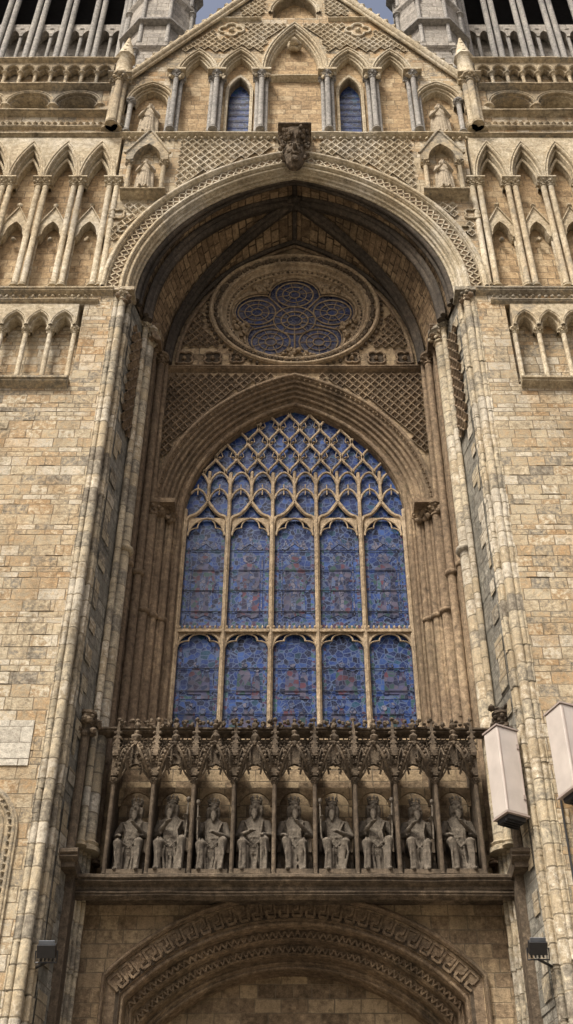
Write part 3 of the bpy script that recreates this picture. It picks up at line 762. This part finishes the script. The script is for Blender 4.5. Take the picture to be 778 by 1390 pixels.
g.obj('kings_gallery_frame',M_gal); gc.obj('kings_gallery_foliage',M_gal,False); gk.obj('kings_gallery_back',M_recb)

# ================================================= PORTAL
pw=MB(); po=MB(); pf=MB()
def seg_path(d,zb=0.0,n=40):
    R=4.72+d; c=6.1; ph=radians(47)
    P=[(R*sin(-ph+2*ph*i/n),c+R*cos(-ph+2*ph*i/n)) for i in range(n+1)]
    return [(P[0][0],zb)]+P+[(P[-1][0],zb)]
plate(pw,[(-4.15,0),(-4.15,10.62),(4.15,10.62),(4.15,0)]+[(x,min(z,10.60)) for x,z in seg_path(-.12)[::-1]],1.9,2.4)
pw.obj('portal_wall',M_recb)
sq=lambda d0,y0,d1,y1,n:scallop((d0,y0),(d1,y1),n,amp=.6)
prof=[(-.0,1.9),(-.0,1.8)]+sq(0,1.8,-.1,1.82,1)+[(-.1,1.9),(-.46,1.93),(-.46,1.96)]+sq(-.46,1.98,-.56,2.05,1)+[(-.56,2.25)]+sq(-.56,2.25,-.72,2.32,2)+[(-.72,2.5)]+sq(-.72,2.5,-.9,2.6,2)+[(-.9,2.8)]+sq(-.9,2.8,-1.05,2.9,2)+[(-1.05,3.3)]
loftprof(po,seg_path,prof)
po.obj('portal_archivolts',M_rec,True)
def arcpt(r,a): return (r*sin(a),6.1+r*cos(a))
def fret(r0,r1,y,nu,rad,full):
    A0,A1=radians(-47),radians(47)
    pts=[]
    for i in range(nu):
        a=A0+(A1-A0)*i/nu; da=(A1-A0)/nu
        if full==1: seq=[(0,0),(0,1),(.75,1),(.75,.4),(.38,.4),(.38,.0),(1,0)]
        elif full==2: seq=[(0,0),(.5,1),(1,0)]
        else: seq=[(0,0),(0,1),(.5,1),(.5,0),(1,0)]
        for u,v in seq:
            x,z=arcpt(r0+(r1-r0)*v+random.uniform(-.008,.008),a+da*u); pts.append((x,y,z))
    for p,q in zip(pts[:-1],pts[1:]): 
        if (Vector(p)-Vector(q)).length>1e-4: tube(pf,[p,q],rad*random.uniform(.85,1.1),4)
fret(4.72-.42,4.72-.15,1.9,29,.032,1)
fret(4.72-.70,4.72-.58,2.22,56,.024,2)
fret(4.72-.88,4.72-.76,2.47,56,.022,2)
pf.obj('portal_fret_ornament',M_rec)
pb=MB(); loftprof(pb,seg_path,[(-.11,1.915),(-.455,1.924)]); pb.obj('portal_fret_ground',M_recd)
dd=MB(); plate(dd,seg_path(-1.0),3.25,3.3); dd.obj('portal_tympanum',M_recb)
dr=MB()
for s in(-1,1):
    x0,x1=sorted((s*.02,s*1.9)); box(dr,x0,x1,3.1,3.24,0,6.2)
    for k in range(6): box(dr,s*(.2+.3*k)-.02,s*(.2+.3*k)+.02,3.07,3.1,0,6.1)
box(dr,-2.1,-1.9,3.0,3.24,0,6.4); box(dr,1.9,2.1,3.0,3.24,0,6.4); box(dr,-1.9,1.9,3.0,3.24,6.2,6.4)
dr.obj('portal_door',M_wood)

# ================================================= GABLE
gw=MB(); ga_=MB(); gd=MB(); gs=MB(); gwn=MB(); gdia=MB()
string(ga_,-5.3,5.3,0,33.48,.2,.16)
for (x,z,a,b) in along([(-5.2,33.42),(5.2,33.42)],.2): blob(ga_,x,-.06,z,.06)
RX,RZ,AP=5.3,36.9,44.85
back=[(-5.3,33.5),(5.3,33.5),(RX,RZ),(0,AP),(-RX,RZ)]
holes=[arch(sx*1.78,36.6,.34,.9,0,8,zb=33.95) for sx in(-1,1)]
plate(gw,back,.3,.9,[h[::-1] for h in holes]); gw.obj('gable_back_wall',M_orange)
for sx in(-1,1):
    plate(gwn,arch(sx*1.78,36.6,.36,.92,0,8,zb=33.9),.55,.57)
    for z in [34.3+.35*i for i in range(8)]: tube(gs,[(sx*1.78-.34,.52,z),(sx*1.78+.34,.52,z)],.012,4)
    loftprof(ga_,lambda d:arch(sx*1.78,36.6,.34,.9,d,8,zb=33.95),[(.1,.3),(.1,.22)]+scallop((.08,.22),(0,.3),1)+[(0,.5)])
gwn.obj('gable_lancets',M_gl)
bays=[(-5.25,-3.8,35.55,.95),(-3.8,-2.5,37.1,1.45),(-2.5,-1.05,37.1,1.55),(-1.05,1.05,37.35,3.0),(1.05,2.5,37.1,1.55),(2.5,3.8,37.1,1.45),(3.8,5.25,35.55,.95)]
outer=[(-RX,35.5)]
for a,b,zc,ri in bays: outer+=arch((a+b)/2,zc,(b-a)/2-.1,ri,0,12)
outer+=[(RX,35.5),(RX,RZ),(0,AP),(-RX,RZ)]
plate(gd,outer,-.02,.3,[arch(0,41.3,.75,1.3,0,10,zb=41.0)[::-1]])
gd.obj('gable_arcade_wall',M_ash)
for a,b,zc,ri in bays:
    cx=(a+b)/2;hw=(b-a)/2-.1
    loftprof(ga_,lambda d:arch(cx,zc,hw,ri,d,12),[(.16,-.02),(.16,-.1)]+scallop((.14,-.12),(0,-.06),2)+[(0,-.02)]+scallop((0,.0),(-.12,.14),2)+[(-.12,.3)])
loftprof(ga_,lambda d:arch(0,41.3,.75,1.3,d,10),[(.16,-.02),(.16,-.1)]+scallop((.14,-.12),(0,-.06),2)+[(0,.3)])
gsh=MB()
for x in (-3.8,-2.5,-1.05,1.05,2.5,3.8):
    for q,yy,rr in ((-.14,.05,.075),(0,-.12,.085),(.14,.05,.075)):
        column(gsh,x+q,yy,33.8,37.12,rr,9,True,1.3)
    box(ga_,x-.3,x+.3,-.3,.2,37.1,37.2)
    for i in range(8): blob(ga_,x+random.uniform(-.25,.25),-.15,36.95+random.uniform(-.15,.1),.08)
for x in (-5.15,5.15): column(gsh,x,-.02,33.8,35.6,.08,9)
gsh.obj('gable_shafts',M_greyt,True)
for i in range(10): 
    a=i*.63; blob(ga_,.18*cos(a),.12,39.35+.22*sin(a),.1)
blob(ga_,0,.02,39.35,.2)
string(ga_,-.9,.9,.3,37.3,.2,.2)
for s in(-1,1):
    for off,r in ((0,.13),(-.22,.06)):
        tube(ga_,[(s*(RX+.25),-.14,RZ-.35+off),(0,-.14,AP+.05+off*1.6)],r,8)
    for (x,z,a,b) in along([(s*RX,RZ+.15),(0,AP+.3)],.45): blob(ga_,x,-.15,z,.13)
    tube(ga_,[(q,-.05,w) for q,w in foil(s*2.15,40.1,.2,.22,4,0,40)],.05,6,closed=True); blob(ga_,s*2.15,-.05,40.1,.1)
string(ga_,-2.75,-1.15,-.02,40.75,.14,.12); string(ga_,1.15,2.75,-.02,40.75,.14,.12)
ga_.obj('gable_carving',M_trimp,True)
def in_gab(x,z):
    if z<38.6: return False
    if z>AP-abs(x)*1.5-.45: return False
    R=(.95**2+9)/1.9; c=R-.95
    if z<41 and math.hypot(abs(x)+c,z-37.35)<R+.22: return False
    if z<39:
        for ccx,ch,cr in ((1.775,.625,1.55),(3.15,.55,1.45)):
            if abs(abs(x)-ccx)<ch+.2 and z<37.1+cr+.25-abs(abs(x)-ccx)*.6: return False
    if abs(x)<1.0 and 40.9<z<43.2: return False
    if math.hypot(abs(x)-2.15,z-40.1)<.5: return False
    if 40.65<z<40.95:return False
    return True
diaper(gdia,dia2,in_gab,-4.5,4.5,38.6,44.5,-.025,.25,.33,.055)
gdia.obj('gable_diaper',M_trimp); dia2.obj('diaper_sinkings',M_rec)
gs.obj('gable_window_bars',M_iron)
rf=MB(); rf.add([(-5,.9,36.5),(5,.9,36.5),(0,.9,44.2),(-5,30,36.5),(5,30,36.5),(0,30,44.2)],[(0,1,2),(3,5,4),(0,2,5,3),(1,4,5,2),(0,3,4,1)]); rf.obj('nave_roof',M_lead)
nb=MB(); box(nb,-5,5,3.65,30,0,36.45); nb.obj('nave_body',M_grey)

# ================================================= TURRETS and TOWERS
tu=MB(); tt=MB(); tl=MB(); tb=MB()
for s in(-1,1):
    cx,cy=s*5.25,3.2
    lathe(tu,cx,cy,[(1.45,32),(1.45,42.2),(1.6,42.4),(1.6,42.6),(1.3,42.9),(1.28,46.6),(1.4,46.8),(1.4,47.0),(1.2,47.2),(1.2,56),(1.4,56.2),(.05,63)],8)
    for k in range(8):
        a=2*pi*(k+.5)/8
        for (r,z0,z1) in ((1.47,36,42.2),(1.33,42.9,46.6),(1.23,47.2,56)):
            column(tt,cx+cos(a)*r,cy+sin(a)*r,z0,z1,.08,8,False)
    for z in (39.3,40.8,44.4,49.5): lathe(tt,cx,cy,[(1.4,z),(1.56,z+.08),(1.56,z+.18),(1.4,z+.26)],8)
    x0,x1=sorted((s*6.9,s*17)); box(tb,x0,x1,5.0,15,30,62)
    xs=sorted([s*(7.0+1.25*i) for i in range(9)])
    arcade(tu,tt,xs,53.5,1.8,57,4.3,4.9,38.5,.12,4.4,mould=.15,double=True,leaf=False)
    box(tl,x0+.1,x1-.1,4.95,4.99,49.3,58)
    for k in range(18):
        z=49.4+k*.32
        tl.add([(x0+.1,4.6,z),(x1-.1,4.6,z),(x1-.1,4.95,z+.2),(x0+.1,4.95,z+.2)],[(0,1,2,3)])
    for i,x in enumerate(xs[:-1]):
        c=x+.625
        column(tt,c,4.62,38.5,49.0,.08,8,False)
        plate(tu,[(x+.1,48.4)]+arch(x+.36,48.4,.2,.45,0,6)+arch(x+.89,48.4,.2,.45,0,6)+[(x+1.15,48.4),(x+1.15,49.35),(x+.1,49.35)],4.5,4.9)
    for z in (38.3,43.5):
        string(tt,x0,x1,5.0 if z>40 else 4.4,z,.35,.3)
    bx0,bx1=sorted((s*6.4,s*7.0)); box(tb,bx0,bx1,4.2,5.6,30,60)
    for q in (6.45,6.7,6.95): column(tt,s*q,4.15,38,56,.1,8,False)
tu.obj('tower_turrets',M_grey); tt.obj('tower_shafts',M_greyt,True); tb.obj('tower_body',M_grey); tl.obj('tower_louvres',M_louv)
trim.obj('carved_arcades',M_trim,True); trimp.obj('blind_arcading',M_trimp,True)
pat=MB(); box(pat,-7.4,-4.95,-.026,.1,12.45,13.4); pat.obj('replaced_masonry',M_new)

# ================================================= STATUES
def solid_tube(m,pts,rads,n=12):
    pts=[Vector(p) for p in pts]
    P=[pts[0]+(pts[0]-pts[1]).normalized()*rads[0]*.6]+pts+[pts[-1]+(pts[-1]-pts[-2]).normalized()*rads[-1]*.6]
    R=[rads[0]*.45]+list(rads)+[rads[-1]*.45]
    vs=[];fs=[];N=len(P);prev=None
    for i,p in enumerate(P):
        t=(P[min(i+1,N-1)]-P[max(i-1,0)]).normalized()
        a=prev or (Vector((1,0,0)) if abs(t.x)<.9 else Vector((0,1,0)))
        u=(a-t*a.dot(t)).normalized(); w=t.cross(u); prev=u
        for k in range(n):
            an=2*pi*k/n; vs.append(p+(u*cos(an)+w*sin(an))*R[i])
    for i in range(N-1):
        for k in range(n): fs.append((i*n+k,i*n+(k+1)%n,(i+1)*n+(k+1)%n,(i+1)*n+k))
    fs.append(tuple(range(n))[::-1]); fs.append(tuple((N-1)*n+k for k in range(n)))
    m.add(vs,fs)
def ell(m,c,r,n=12,k=8):
    vs=[(c[0],c[1],c[2]-r[2])];fs=[]
    for i in range(1,k):
        t=-pi/2+pi*i/k
        for j in range(n): a=2*pi*j/n; vs.append((c[0]+r[0]*cos(t)*cos(a),c[1]+r[1]*cos(t)*sin(a),c[2]+r[2]*sin(t)))
    vs.append((c[0],c[1],c[2]+r[2])); L=len(vs)-1
    for j in range(n):
        fs.append((0,1+(j+1)%n,1+j)); fs.append((L,L-n+j,L-n+(j+1)%n))
    for i in range(k-2):
        for j in range(n): a=1+i*n; fs.append((a+j,a+(j+1)%n,a+n+(j+1)%n,a+n+j))
    m.add(vs,fs)
def oloft(m,secs,n=16):
    vs=[];fs=[]
    for (cx,cy,z,rx,ry) in secs:
        for k in range(n): a=2*pi*k/n; vs.append((cx+rx*cos(a),cy+ry*sin(a),z))
    for i in range(len(secs)-1):
        for k in range(n): fs.append((i*n+k,i*n+(k+1)%n,(i+1)*n+(k+1)%n,(i+1)*n+k))
    fs.append(tuple(range(n))[::-1]); fs.append(tuple((len(secs)-1)*n+k for k in range(n)))
    m.add(vs,fs)
def head(m,x,y,z,beard=True,turn=0):
    ell(m,(x,y,z),(.08,.095,.12))
    ell(m,(x+turn*.03,y-.095,z-.01),(.018,.035,.035))
    for q in(-1,1):
        ell(m,(x+q*.035+turn*.03,y-.082,z+.018),(.016,.015,.012)); ell(m,(x+q*.04+turn*.03,y-.09,z+.048),(.03,.022,.01))
        ell(m,(x+q*.09,y+.01,z-.05),(.035,.06,.12)); ell(m,(x+q*.09,y-.02,z),(.015,.03,.035))
        ell(m,(x+q*.04+turn*.03,y-.075,z-.03),(.022,.02,.018))
    ell(m,(x+turn*.03,y-.09,z-.058),(.03,.015,.01))
    if beard:
        ell(m,(x+turn*.03,y-.08,z-.13),(.055,.045,.09)); ell(m,(x+turn*.03,y-.09,z-.2),(.03,.03,.06))
def hand(m,p,d):
    p=Vector(p); d=Vector(d).normalized(); side=d.cross(Vector((0,0,1)))
    if side.length<.1: side=Vector((1,0,0))
    side.normalize()
    ell(m,p+d*.03,(.034,.034,.03),8,6)
    for k,l in zip((-1.5,-.5,.5,1.5),(.055,.07,.065,.05)):
        a=p+d*.05+side*k*.018; b=a+d*l*.6; c=b+d*l*.4+Vector((0,0,-.02))
        solid_tube(m,[a,b,c],(.011,.010,.009),6)
    solid_tube(m,[p+side*.03,p+side*.055+d*.045],(.012,.010),6)
def finish(m,name,mat,loc,scale=1.0,vox=.0135):
    ob=m.obj(name,mat,False,None)
    ob.location=loc; ob.scale=(scale,)*3
    md=ob.modifiers.new('r','REMESH'); md.mode='VOXEL'; md.voxel_size=vox; md.use_smooth_shade=True
    md2=ob.modifiers.new('s','SMOOTH'); md2.iterations=1; md2.factor=.5
    return ob
poses=[0,1,2,3,4,2,1,5,4]
for i in range(9):
    m=MB(); pz=poses[i]; lean=random.uniform(-.035,.035); kn=random.uniform(-.03,.04)
    oloft(m,[(0,0,.46,.19,.18),(0,0,.6,.18,.15),(lean*.4,.0,.76,.145,.12),(lean,.0,.95,.18,.125),(lean,.0,1.06,.195,.10),(lean,.0,1.12,.11,.08)])
    solid_tube(m,[(lean,0,1.08),(lean*1.3,-.02,1.2)],(.06,.052))
    hx=lean*1.5; head(m,hx,-.04,1.28,True,random.uniform(-1,1))
    for q in(-1,1):
        k=(q*(.16+kn),-.36,.57+q*kn); f=(q*(.13+kn*1.5)+random.uniform(-.03,.03),-.36+random.uniform(-.05,.03),.07)
        solid_tube(m,[(q*.11,-.02,.52),(k[0],k[1]+.03,k[2])],(.11,.08))
        solid_tube(m,[k,(f[0],f[1]+.03,.3),f],(.078,.055,.05))
        solid_tube(m,[(f[0],f[1],.05),(f[0]+q*.02,f[1]-.14,.035)],(.045,.032),8)
        for t in range(4):
            xx=k[0]-q*.055*t+random.uniform(-.01,.01)
            solid_tube(m,[(xx,-.41+.035*t,.6-.06*t),(xx+q*random.uniform(0,.03),-.42+.05*t,.33),(xx+random.uniform(-.04,.04),-.41+.05*t,.07)],(.015,.019,.028),7)
        sh_=(lean+q*.19,0,1.03)
        mode=(pz+(q>0))%4
        if mode==0: el=(q*.27,-.06,.78); ha=(q*.17,-.34,.68)
        elif mode==1: el=(q*.28,-.05,.78); ha=(q*.08,-.24,.92)
        elif mode==2: el=(q*.29,-.03,.80); ha=(q*.24,-.30,.96)
        else: el=(q*.27,-.08,.76); ha=(q*.05,-.28,.76)
        solid_tube(m,[sh_,el],(.07,.052)); solid_tube(m,[el,ha],(.05,.034))
        solid_tube(m,[el,((el[0]+ha[0])/2,(el[1]+ha[1])/2,(el[2]+ha[2])/2-.07)],(.04,.03),8)
        hand(m,ha,Vector(ha)-Vector(el))
        if mode==2: solid_tube(m,[(ha[0],ha[1]-.03,ha[2]-.35),(ha[0]+q*.02,ha[1]-.03,ha[2]+.3)],(.017,.017),8); ell(m,(ha[0]+q*.02,ha[1]-.03,ha[2]+.33),(.04,.04,.05))
    oloft(m,[(0,-.16,.05,.20,.12),(0,-.14,.3,.14,.1),(0,-.14,.5,.16,.12)])
    for t in range(6):
        x0_=-.15+.06*t
        solid_tube(m,[(x0_,-.09,1.03),(x0_*.7+lean,-.125,.85),(x0_*.8,-.14,.64)],(.012,.014,.013),6)
    solid_tube(m,[(-.14,-.08,.74),(0,-.145,.72),(.14,-.08,.74)],(.018,.02,.018),6)
    for t in range(4):
        solid_tube(m,[(-.16,-.33+.07*t,.63),(0,-.26+.06*t,.5-.0*t),(.16,-.33+.07*t,.63)],(.014,.017,.014),6)
    for q in(-1,1): solid_tube(m,[(q*.18,.06,1.05),(q*.25,.06,.7),(q*.25,.0,.35),(q*.26,-.04,.05)],(.045,.045,.045,.06))
    sc=1.16*random.uniform(.97,1.02)
    loc=((i-4)*GX,1.70,GB+.06)
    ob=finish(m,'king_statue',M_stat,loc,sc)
    c=MB(); lathe(c,hx,-.035,[(.085,1.345),(.092,1.35),(.092,1.375),(.088,1.38),(.094,1.40),(.07,1.40),(.05,1.385)],14)
    for k in range(8):
        a=2*pi*k/8+.2; lathe(c,hx+cos(a)*.088,-.035+sin(a)*.088,[(.016,1.39),(.012,1.42),(.026,1.44),(.022,1.465),(.004,1.485)],5)
    c.obj('crown',M_stat,False,ob)
    t=MB(); box(t,-.28,.28,-.04,.28,0.0,.5); box(t,-.28,-.23,-.08,.25,.5,.74); box(t,.23,.28,-.08,.25,.5,.74); box(t,-.29,.29,-.50,.2,-.05,.03)
    t.obj('throne',M_gal,False,ob)
def standing(x,y,z,h):
    m=MB()
    oloft(m,[(0,0,0,.26,.2),(0,0,.5,.21,.17),(0,0,.9,.19,.15),(0,0,1.15,.17,.13),(0,0,1.4,.22,.13),(0,0,1.5,.11,.08)])
    solid_tube(m,[(0,0,1.48),(0,-.01,1.58)],(.06,.055)); head(m,0,-.02,1.68)
    for q in(-1,1):
        el=(q*.29,-.03,1.12); ha=(q*.1,-.24,1.22+q*.06)
        solid_tube(m,[(q*.2,0,1.4),el],(.08,.065)); solid_tube(m,[el,ha],(.065,.04)); hand(m,ha,Vector(ha)-Vector(el))
        solid_tube(m,[(q*.1,-.15,.06),(q*.11,-.26,.04)],(.05,.04),8)
    for t in range(7):
        a=-pi*(.12+.76*t/6); solid_tube(m,[(cos(a)*.17,sin(a)*.14,1.05),(cos(a)*.2,sin(a)*.17,.5),(cos(a)*.25,sin(a)*.2,.05)],(.015,.024,.03),6)
    for q in(-1,1): solid_tube(m,[(q*.2,.03,1.35),(q*.25,.03,.8),(q*.27,.03,.1)],(.06,.06,.07))
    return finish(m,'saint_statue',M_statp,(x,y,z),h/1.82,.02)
for s in(-1,1):
    standing(s*4.33,-.18,30.5,1.55); standing(s*4.52,.1,33.7,1.85)

# ================================================= FITTINGS
def rotbox(m,c,sx,sy,sz,rz=0,rx=0):
    R=Matrix.Rotation(rz,3,'Z')@Matrix.Rotation(rx,3,'X')
    vs=[Vector(c)+R@Vector((a*sx/2,b*sy/2,d*sz/2)) for a in(-1,1) for b in(-1,1) for d in(-1,1)]
    m.add(vs,[(0,1,3,2),(4,6,7,5),(0,4,5,1),(2,3,7,6),(0,2,6,4),(1,5,7,3)])
def cabinet(c,sx,sy,sz,rz,to):
    root=bpy.data.objects.new('lamp_cabinet',None); S.collection.objects.link(root)
    m=MB(); rotbox(m,c,sx,sy,sz,rz); o=m.obj('housing',M_white,False,root)
    bv=o.modifiers.new('b','BEVEL'); bv.width=.02; bv.segments=2
    R=Matrix.Rotation(rz,3,'Z')
    m=MB(); rotbox(m,(c[0],c[1],c[2]+sz/2+.02),sx+.04,sy+.04,.03,rz); rotbox(m,(c[0],c[1],c[2]-sz/2-.02),sx+.03,sy+.03,.03,rz)
    for k in (-1,1):
        p=Vector(c)+R@Vector((k*sx*.44,-sy/2-.006,0)); rotbox(m,p,.012,.012,sz*.94,rz)
    for k in (-.3,.3):
        p=Vector(c)+R@Vector((sx*.40,-sy/2-.012,sz*k)); rotbox(m,p,.05,.02,.09,rz)
    m.obj('cover_rims',M_pinkside,False,root)
    m=MB(); rotbox(m,(c[0],c[1],c[2]-sz/2-.07),sx*.8,sy*.8,.1,rz)
    for k in range(4): rotbox(m,(c[0],c[1]-sy*.3+k*sy*.2,c[2]-sz/2-.13),sx*.7,.02,.04,rz)
    m.obj('vent',M_black,False,root)
    m=MB()
    for zz in(-.3,.3): tube(m,[(c[0],c[1],c[2]+sz*zz),(to[0],to[1],c[2]+sz*zz)],.035,6)
    m.obj('bracket',M_black,False,root)
cabinet((3.93,.2,12.38),.48,.42,1.72,radians(28),(4.25,.9))
cabinet((5.1,-.55,12.4),.7,.5,1.65,radians(24),(5.2,.1))
def spot(x,y,z,s):
    root=bpy.data.objects.new('floodlight',None); S.collection.objects.link(root)
    m=MB(); rotbox(m,(x,y,z),.3,.16,.2,0,radians(35)) 
    for k in range(4): rotbox(m,(x-.1+.066*k,y+.08,z-.05),.02,.1,.16,0,radians(35))
    m.obj('lamp_body',M_black,False,root)
    m=MB(); rotbox(m,(x,y-.06,z+.06),.26,.02,.16,0,radians(35)); m.obj('lamp_glass',M_lead,False,root)
    m=MB(); tube(m,[(x-.18,y,z),(x-.18,y+.05,z-.18),(x+.18,y+.05,z-.18),(x+.18,y,z)],.015,5); tube(m,[(x,y+.05,z-.18),(x+s*.3,y+.35,z-.2)],.025,6); m.obj('yoke',M_black,False,root)
spot(-4.12,.0,9.05,-1); spot(4.05,.0,9.1,1)
m=MB(); tube(m,[(4.82,-.05,0),(4.82,-.05,13.0)],.02,6); o=m.obj('lightning_conductor',M_black)

m=MB(); m.add([(-600,-600,0),(600,-600,0),(600,600,0),(-600,600,0)],[(0,1,2,3)])
m.obj('ground',M_pave,False,None)

# ================================================= LIGHT, SKY, CAMERA
EL,AZ=radians(55),radians(214)
w=bpy.data.worlds.new('World'); S.world=w; w.use_nodes=True
nt=w.node_tree; sk=nt.nodes.new('ShaderNodeTexSky'); sk.sky_type='NISHITA'; sk.sun_disc=False
sk.sun_elevation=EL; sk.sun_rotation=AZ; sk.dust_density=10; sk.air_density=1.0; sk.ozone_density=.6
bg=nt.nodes['Background']; nt.links.new(sk.outputs[0],bg.inputs[0]); bg.inputs[1].default_value=.15
ld=bpy.data.lights.new('sun','SUN'); ld.energy=4.4; ld.angle=radians(14); ld.color=(1,.955,.87)
lo=bpy.data.objects.new('sun',ld); S.collection.objects.link(lo)
d=Vector((sin(AZ)*cos(EL),cos(AZ)*cos(EL),sin(EL)))
lo.rotation_euler=d.to_track_quat('Z','Y').to_euler()
cd=bpy.data.cameras.new('camera'); co=bpy.data.objects.new('camera',cd); S.collection.objects.link(co)
cd.sensor_fit='VERTICAL'; cd.sensor_height=24; cd.lens=24*1620/1390; cd.shift_x=-11/1390; cd.shift_y=-45/1390
cd.clip_end=3000; co.location=(0,-20,1.6); co.rotation_euler=(radians(90+42),0,0)
S.camera=co
